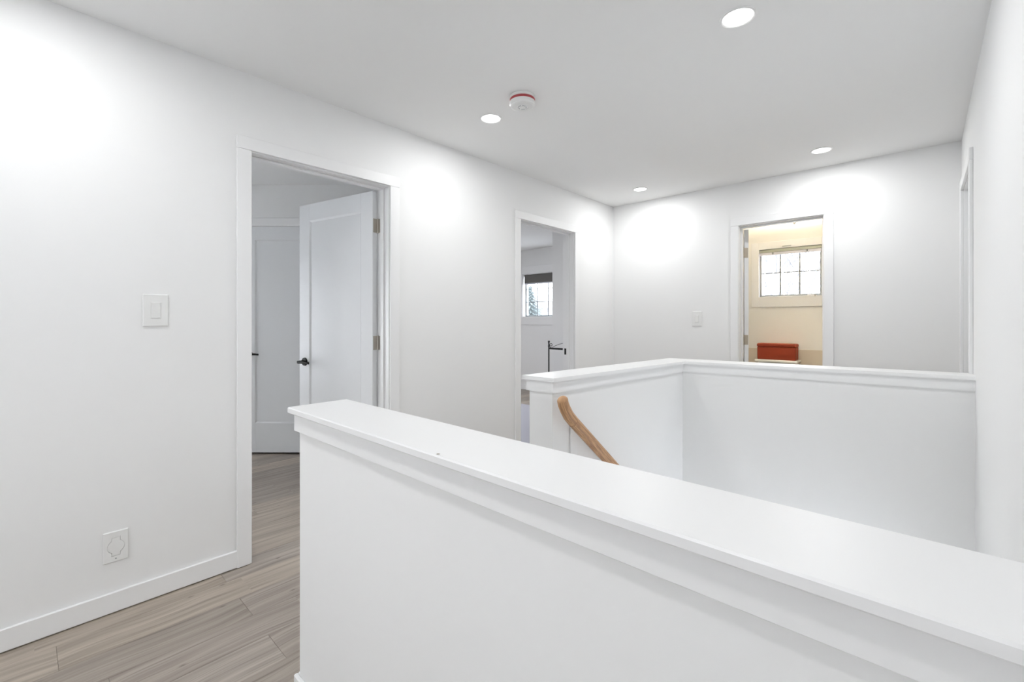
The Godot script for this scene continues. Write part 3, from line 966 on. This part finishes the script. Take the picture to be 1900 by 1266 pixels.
func bathroom() -> void:
	# a three-light ceiling fixture
	var o := thing("bathroom_ceiling_light", "three-armed bathroom ceiling light with frosted glass shades", "ceiling light", Vector3(-0.96, H, -5.30))
	put("canopy", lathe([Vector2(0.075, 0.0), Vector2(0.072, -0.02), Vector2(0.03, -0.035), Vector2(0.010, -0.045)], 32), M.plastic, o)
	put("stem", lathe([Vector2(0.008, -0.03), Vector2(0.008, -0.19), Vector2(0.020, -0.205), Vector2(0.020, -0.222), Vector2(0.010, -0.246), Vector2(0.0, -0.252)], 20), M.plastic, o)
	for k in 3:
		var a := TAU * k / 3.0 + 0.35
		var d := Vector3(cos(a), 0, sin(a))
		put("arm", tube([Vector3(0, -0.205, 0), d * 0.05 + Vector3(0, -0.222, 0), d * 0.095 + Vector3(0, -0.222, 0), d * 0.115 + Vector3(0, -0.200, 0)], 0.006, 0.006, 10), M.plastic, o)
		put("glass_shade", lathe([Vector2(0.016, -0.205), Vector2(0.034, -0.190), Vector2(0.047, -0.170), Vector2(0.058, -0.144), Vector2(0.056, -0.143), Vector2(0.045, -0.168), Vector2(0.032, -0.187), Vector2(0.014, -0.202)], 28), M.frosted, o, d * 0.115)
		put("bulb", lathe([Vector2(0.0, -0.198), Vector2(0.013, -0.190), Vector2(0.024, -0.158), Vector2(0.022, -0.142), Vector2(0.0, -0.130)], 20), M.bulb, o, d * 0.115)
		var l := OmniLight3D.new()
		l.name = "light"
		l.light_color = Color(1.0, 0.925, 0.79)
		l.light_energy = 1.2
		l.light_size = 0.02
		l.omni_range = 8.0
		l.omni_attenuation = 2.0
		l.shadow_enabled = true
		o.add_child(l, true)
		l.position = d * 0.115 + Vector3(0, -0.155, 0)
	# tiled lower walls
	o = thing("trim_2", "beige tiled lower part of the bathroom window wall", "wall tiles", Vector3.ZERO, "", "structure")
	for k in 4:
		for j in 3:
			piece("tile", Vector3(-1.85 + k * 0.5375, 0.002 + j * 0.294, ZE), Vector3(-1.8515 + (k + 1) * 0.5375, 0.294 * (j + 1), ZE + 0.01), M.tile, o, 0.0015)
	# toilet under the window
	o = thing("toilet", "white toilet with a flat tank lid under the bathroom window", "toilet", Vector3(-1.225, 0, ZE + 0.012))
	piece("tank", Vector3(-0.20, 0.40, 0.0), Vector3(0.20, 0.735, 0.185), M.porcelain, o, 0.02)
	piece("tank_lid", Vector3(-0.215, 0.735, 0.0), Vector3(0.215, 0.765, 0.200), M.porcelain, o, 0.008)
	var bowl := put("bowl", lathe([Vector2(0.0, 0.002), Vector2(0.125, 0.002), Vector2(0.12, 0.05), Vector2(0.115, 0.16), Vector2(0.16, 0.28), Vector2(0.185, 0.37), Vector2(0.185, 0.395), Vector2(0.14, 0.395), Vector2(0.11, 0.28), Vector2(0.0, 0.22)], 40), M.porcelain, o, Vector3(0, 0, 0.42))
	bowl.scale = Vector3(1, 1, 1.3)
	var seat := put("seat", lathe([Vector2(0.13, 0.397), Vector2(0.185, 0.397), Vector2(0.19, 0.408), Vector2(0.18, 0.418), Vector2(0.14, 0.418), Vector2(0.13, 0.41), Vector2(0.13, 0.397)], 40), M.plastic, o, Vector3(0, 0, 0.42))
	seat.scale = Vector3(1, 1, 1.3)
	piece("pedestal_neck", Vector3(-0.10, 0.002, 0.05), Vector3(0.10, 0.40, 0.32), M.porcelain, o, 0.03)
	piece("flush_lever", Vector3(-0.17, 0.68, 0.185), Vector3(-0.10, 0.695, 0.20), M.nickel, o, 0.004)
	# the rust-coloured box on the tank
	o = thing("storage_box", "rust-red rectangular box on the toilet tank under the window", "box", Vector3(-1.225, 0.765, ZE + 0.107))
	piece("body", Vector3(-0.192, 0.0, -0.075), Vector3(0.192, 0.146, 0.075), M.rust, o, 0.006)
	piece("lid", Vector3(-0.195, 0.147, -0.078), Vector3(0.195, 0.180, 0.078), M.rust, o, 0.006)
	piece("lid_top", Vector3(-0.186, 0.180, -0.069), Vector3(0.186, 0.1845, 0.069), M.rust_lid, o, 0.002)

func bedroom() -> void:
	# wrought-iron rack against the closet corner
	var z := -4.18
	var o := thing("iron_rack", "black wrought-iron blanket rack with scrollwork in the bedroom", "rack", Vector3(0, 0.012, z))
	var xa := -3.236
	var xb := -2.70
	for x in [xa, xb]:
		var st := begin()
		add_tube(st, [Vector3(x, 0.04, 0), Vector3(x, 0.941, 0)], 0.0078, 0.0078, 12)
		st.append_from(lathe([Vector2(0.0, 0.939), Vector2(0.009, 0.941), Vector2(0.0130, 0.951), Vector2(0.009, 0.961), Vector2(0.0, 0.964)], 16), 0, Transform3D(Basis.IDENTITY, Vector3(x, 0, 0)))
		st.append_from(lathe([Vector2(0.0, 0.893), Vector2(0.0105, 0.894), Vector2(0.0105, 0.906), Vector2(0.0, 0.907)], 16), 0, Transform3D(Basis.IDENTITY, Vector3(x, 0, 0)))
		put("post", st.commit(), M.iron, o)
		put("foot", tube([Vector3(x, 0.0075, -0.135), Vector3(x, 0.02, -0.10), Vector3(x, 0.06, 0), Vector3(x, 0.02, 0.10), Vector3(x, 0.0075, 0.135)], 0.0065, 0.0065, 10), M.iron, o)
	piece("top_bar", Vector3(xa, 0.862, -0.009), Vector3(xb, 0.883, 0.009), M.iron, o, 0.003)
	for s in [[xa, 1.0], [xb, -1.0]]:
		var scroll := []
		for k in 30:
			var a := -PI * 0.5 + TAU * 1.25 * k / 29.0
			var r := lerpf(0.027, 0.006, k / 29.0)
			scroll.append(Vector3(s[0] + s[1] * (0.034 + cos(a + PI) * r), 0.912 + sin(a) * r, 0))
		put("scroll", tube(scroll, 0.0034, 0.0034, 8), M.iron, o)
		var rise := []
		for k in 12:
			var t := k / 11.0
			rise.append(Vector3(s[0] + s[1] * lerpf(0.05, absf(xb - xa) / 2.0, t), 0.887 + 0.058 * sin(t * PI / 2), 0))
		put("gallery_wire", tube(rise, 0.0026, 0.0026, 8), M.iron, o)
	for y in [0.16, 0.50]:
		put("rung", tube([Vector3(xa, y, 0), Vector3(xb, y, 0)], 0.006, 0.006, 10), M.iron, o)
	var rug := piece("area_rug", Vector3(-5.4, 0.0, -4.87), Vector3(-2.72, 0.012, -2.95), M.rug, self, 0.004)
	tag(rug, "pale lavender-grey rug on the bedroom floor behind the half wall", "rug")
	for s in [Vector3(-4.9, H, -3.5)]:
		o = thing("flush_ceiling_light", "round flush ceiling light in the middle of the bedroom ceiling", "ceiling light", s)
		put("rim", lathe([Vector2(0.165, 0.0), Vector2(0.165, -0.03), Vector2(0.155, -0.034)], 48), M.nickel, o)
		put("diffuser", lathe([Vector2(0.155, -0.032), Vector2(0.14, -0.055), Vector2(0.09, -0.072), Vector2(0.0, -0.08)], 48), M.flush, o)
		var l := AreaLight3D.new()
		l.name = "light"
		l.area_size = Vector2(0.22, 0.22)
		l.light_energy = 2.3
		l.light_color = Color(0.985, 0.99, 1.0)
		l.area_range = 12.0
		l.area_attenuation = 2.0
		l.shadow_enabled = true
		o.add_child(l)
		l.position = Vector3(0, -0.084, 0)
		l.rotation_degrees = Vector3(-90, 0, 0)

# ---------- outside ----------
func branch(st: SurfaceTool, at: Vector3, dir: Vector3, length: float, r: float, depth: int) -> void:
	var path := [at]
	var d := dir
	var p := at
	for k in 4:
		d = (d + Vector3(rng.randf_range(-0.16, 0.16), rng.randf_range(-0.06, 0.12), rng.randf_range(-0.16, 0.16))).normalized()
		p += d * length / 4.0
		path.append(p)
	add_tube(st, path, r, r, 6 if depth > 2 else 4, 0.55, Vector3.ZERO, false)
	if depth == 0:
		return
	var n := 4 if depth > 1 else 3
	for k in n:
		var f := lerpf(0.35, 1.0, float(k + 1) / n)
		var i: int = mini(int(f * 4.0), 4)
		var side := Vector3(rng.randf_range(-1, 1), rng.randf_range(0.0, 0.9), rng.randf_range(-1, 1)).normalized()
		branch(st, path[i], (d * 0.75 + side).normalized(), length * rng.randf_range(0.5, 0.72), r * 0.5, depth - 1)

func bare_tree(at: Vector3, height: float, r: float, seed_: int, label: String) -> void:
	var o := thing("bare_tree", label, "tree", at, "bare trees outside")
	rng.seed = seed_
	var st := begin()
	var lean := Vector3(rng.randf_range(-0.05, 0.05), 1, rng.randf_range(-0.05, 0.05)).normalized()
	var path := []
	for k in 7:
		path.append(lean * height * 0.8 * k / 6.0 + Vector3(sin(k * 1.7) * 0.05, 0, cos(k * 2.1) * 0.05))
	add_tube(st, path, r, r, 10, 0.45)
	put("trunk", st.commit(), M.bark, o)
	st = begin()
	for k in 13:
		var f := lerpf(0.30, 0.78, k / 12.0)
		var a := k * 2.4 + rng.randf()
		branch(st, lean * height * f, Vector3(cos(a), rng.randf_range(0.3, 0.9), sin(a)).normalized(), height * (0.30 - 0.22 * f), r * 0.42, 3)
	put("branches", st.commit(), M.bark, o)

func conifer(at: Vector3, height: float, seed_: int, label: String) -> void:
	var o := thing("conifer", label, "tree", at)
	rng.seed = seed_
	put("trunk", tube([Vector3.ZERO, Vector3(0, height, 0)], 0.09, 0.09, 8, 0.1), M.bark, o)
	var st := begin()
	var n := 640
	for k in n:
		var f := float(k) / n
		var a := k * 2.399
		var l := (1.0 - f) * height * 0.42 + 0.10
		l *= rng.randf_range(0.7, 1.15)
		var p := Vector3(0, height * (0.08 + 0.91 * f), 0)
		var d := Vector3(cos(a), 0, sin(a))
		add_tube(st, [p, p + d * l * 0.5 + Vector3(0, -0.03 * l, 0), p + d * l + Vector3(0, -0.22 * l, 0)], 0.065, 0.028, 5, 0.25, Vector3.ZERO, false)
	put("boughs", st.commit(), M.needles, o)

func outside() -> void:
	var g := put("ground", begin_box(Vector3(-90, -3.2, -120), Vector3(60, -2.9, 40)), M.snow, self)
	tag(g, "snow-covered ground outside", "ground", "", "structure")
	bare_tree(Vector3(-4.05, -2.9, -18.0), 9.5, 0.19, 3, "bare tree with a straight pale trunk outside the bathroom window")
	bare_tree(Vector3(-2.2, -2.9, -20.0), 6.0, 0.07, 8, "smaller bare tree of fine twigs outside the bathroom window")
	bare_tree(Vector3(-3.9, -2.9, -23.5), 6.2, 0.08, 21, "distant bare tree of thin twigs beyond the bathroom window's trunk")
	bare_tree(Vector3(-15.2, -2.9, -19.6), 6.2, 0.09, 33, "bare tree before the grey house outside the bedroom window")
	conifer(Vector3(-9.68, -2.9, -11.47), 5.3, 12, "dark conifer outside the bedroom window")
	var o := thing("house", "pale grey house with a gable roof outside the bedroom window", "house", Vector3(-23.5, -2.9, -29.0))
	o.rotation_degrees.y = 38.0
	piece("walls", Vector3(-6.0, 0, -4), Vector3(6.0, 5.0, 4), M.siding, o, 0.02)
	put("gable_roof", extrude_roof(6.4, 4.5, 5.0, 5.7), M.roof, o)
	for x in [-3.6, -0.4, 2.8]:
		var w := piece("house_window", Vector3(x, 1.3, 4.0), Vector3(x + 1.1, 2.7, 4.06), M.trim, o, 0.01)
		w.set_meta("label", "window of the house")
		piece("house_pane", Vector3(x + 0.08, 1.38, 4.06), Vector3(x + 1.02, 2.62, 4.07), M.dark_glass, o, 0.002)

func extrude_roof(hx: float, hz: float, y0: float, y1: float) -> Mesh:
	var st := begin()
	var e := [Vector3(-hx, y0, -hz), Vector3(-hx, y0, hz), Vector3(-hx, y1, 0), Vector3(hx, y0, -hz), Vector3(hx, y0, hz), Vector3(hx, y1, 0)]
	quad(st, e[0], e[3], e[5], e[2], Vector3(0, 1, -1))
	quad(st, e[1], e[4], e[5], e[2], Vector3(0, 1, 1))
	quad(st, e[0], e[1], e[4], e[3], Vector3.DOWN)
	tri(st, e[0], e[1], e[2], Vector3.LEFT)
	tri(st, e[3], e[4], e[5], Vector3.RIGHT)
	return st.commit()


func _ready() -> void:
	camera_and_light()
	materials()
	shell()
	half_walls()
	baseboards()
	doors()
	windows()
	stairs()
	lights()
	handrail()
	smoke_detector()
	light_switch(Vector3(XL, 1.256, -0.397), 90.0, "white rocker light switch on the long hall wall before the first door")
	light_switch(Vector3(-1.579, 1.228, ZF), 0.0, "white rocker light switch on the end wall beside the bathroom doorway")
	vacuum_inlet()
	bathroom()
	bedroom()
	outside()
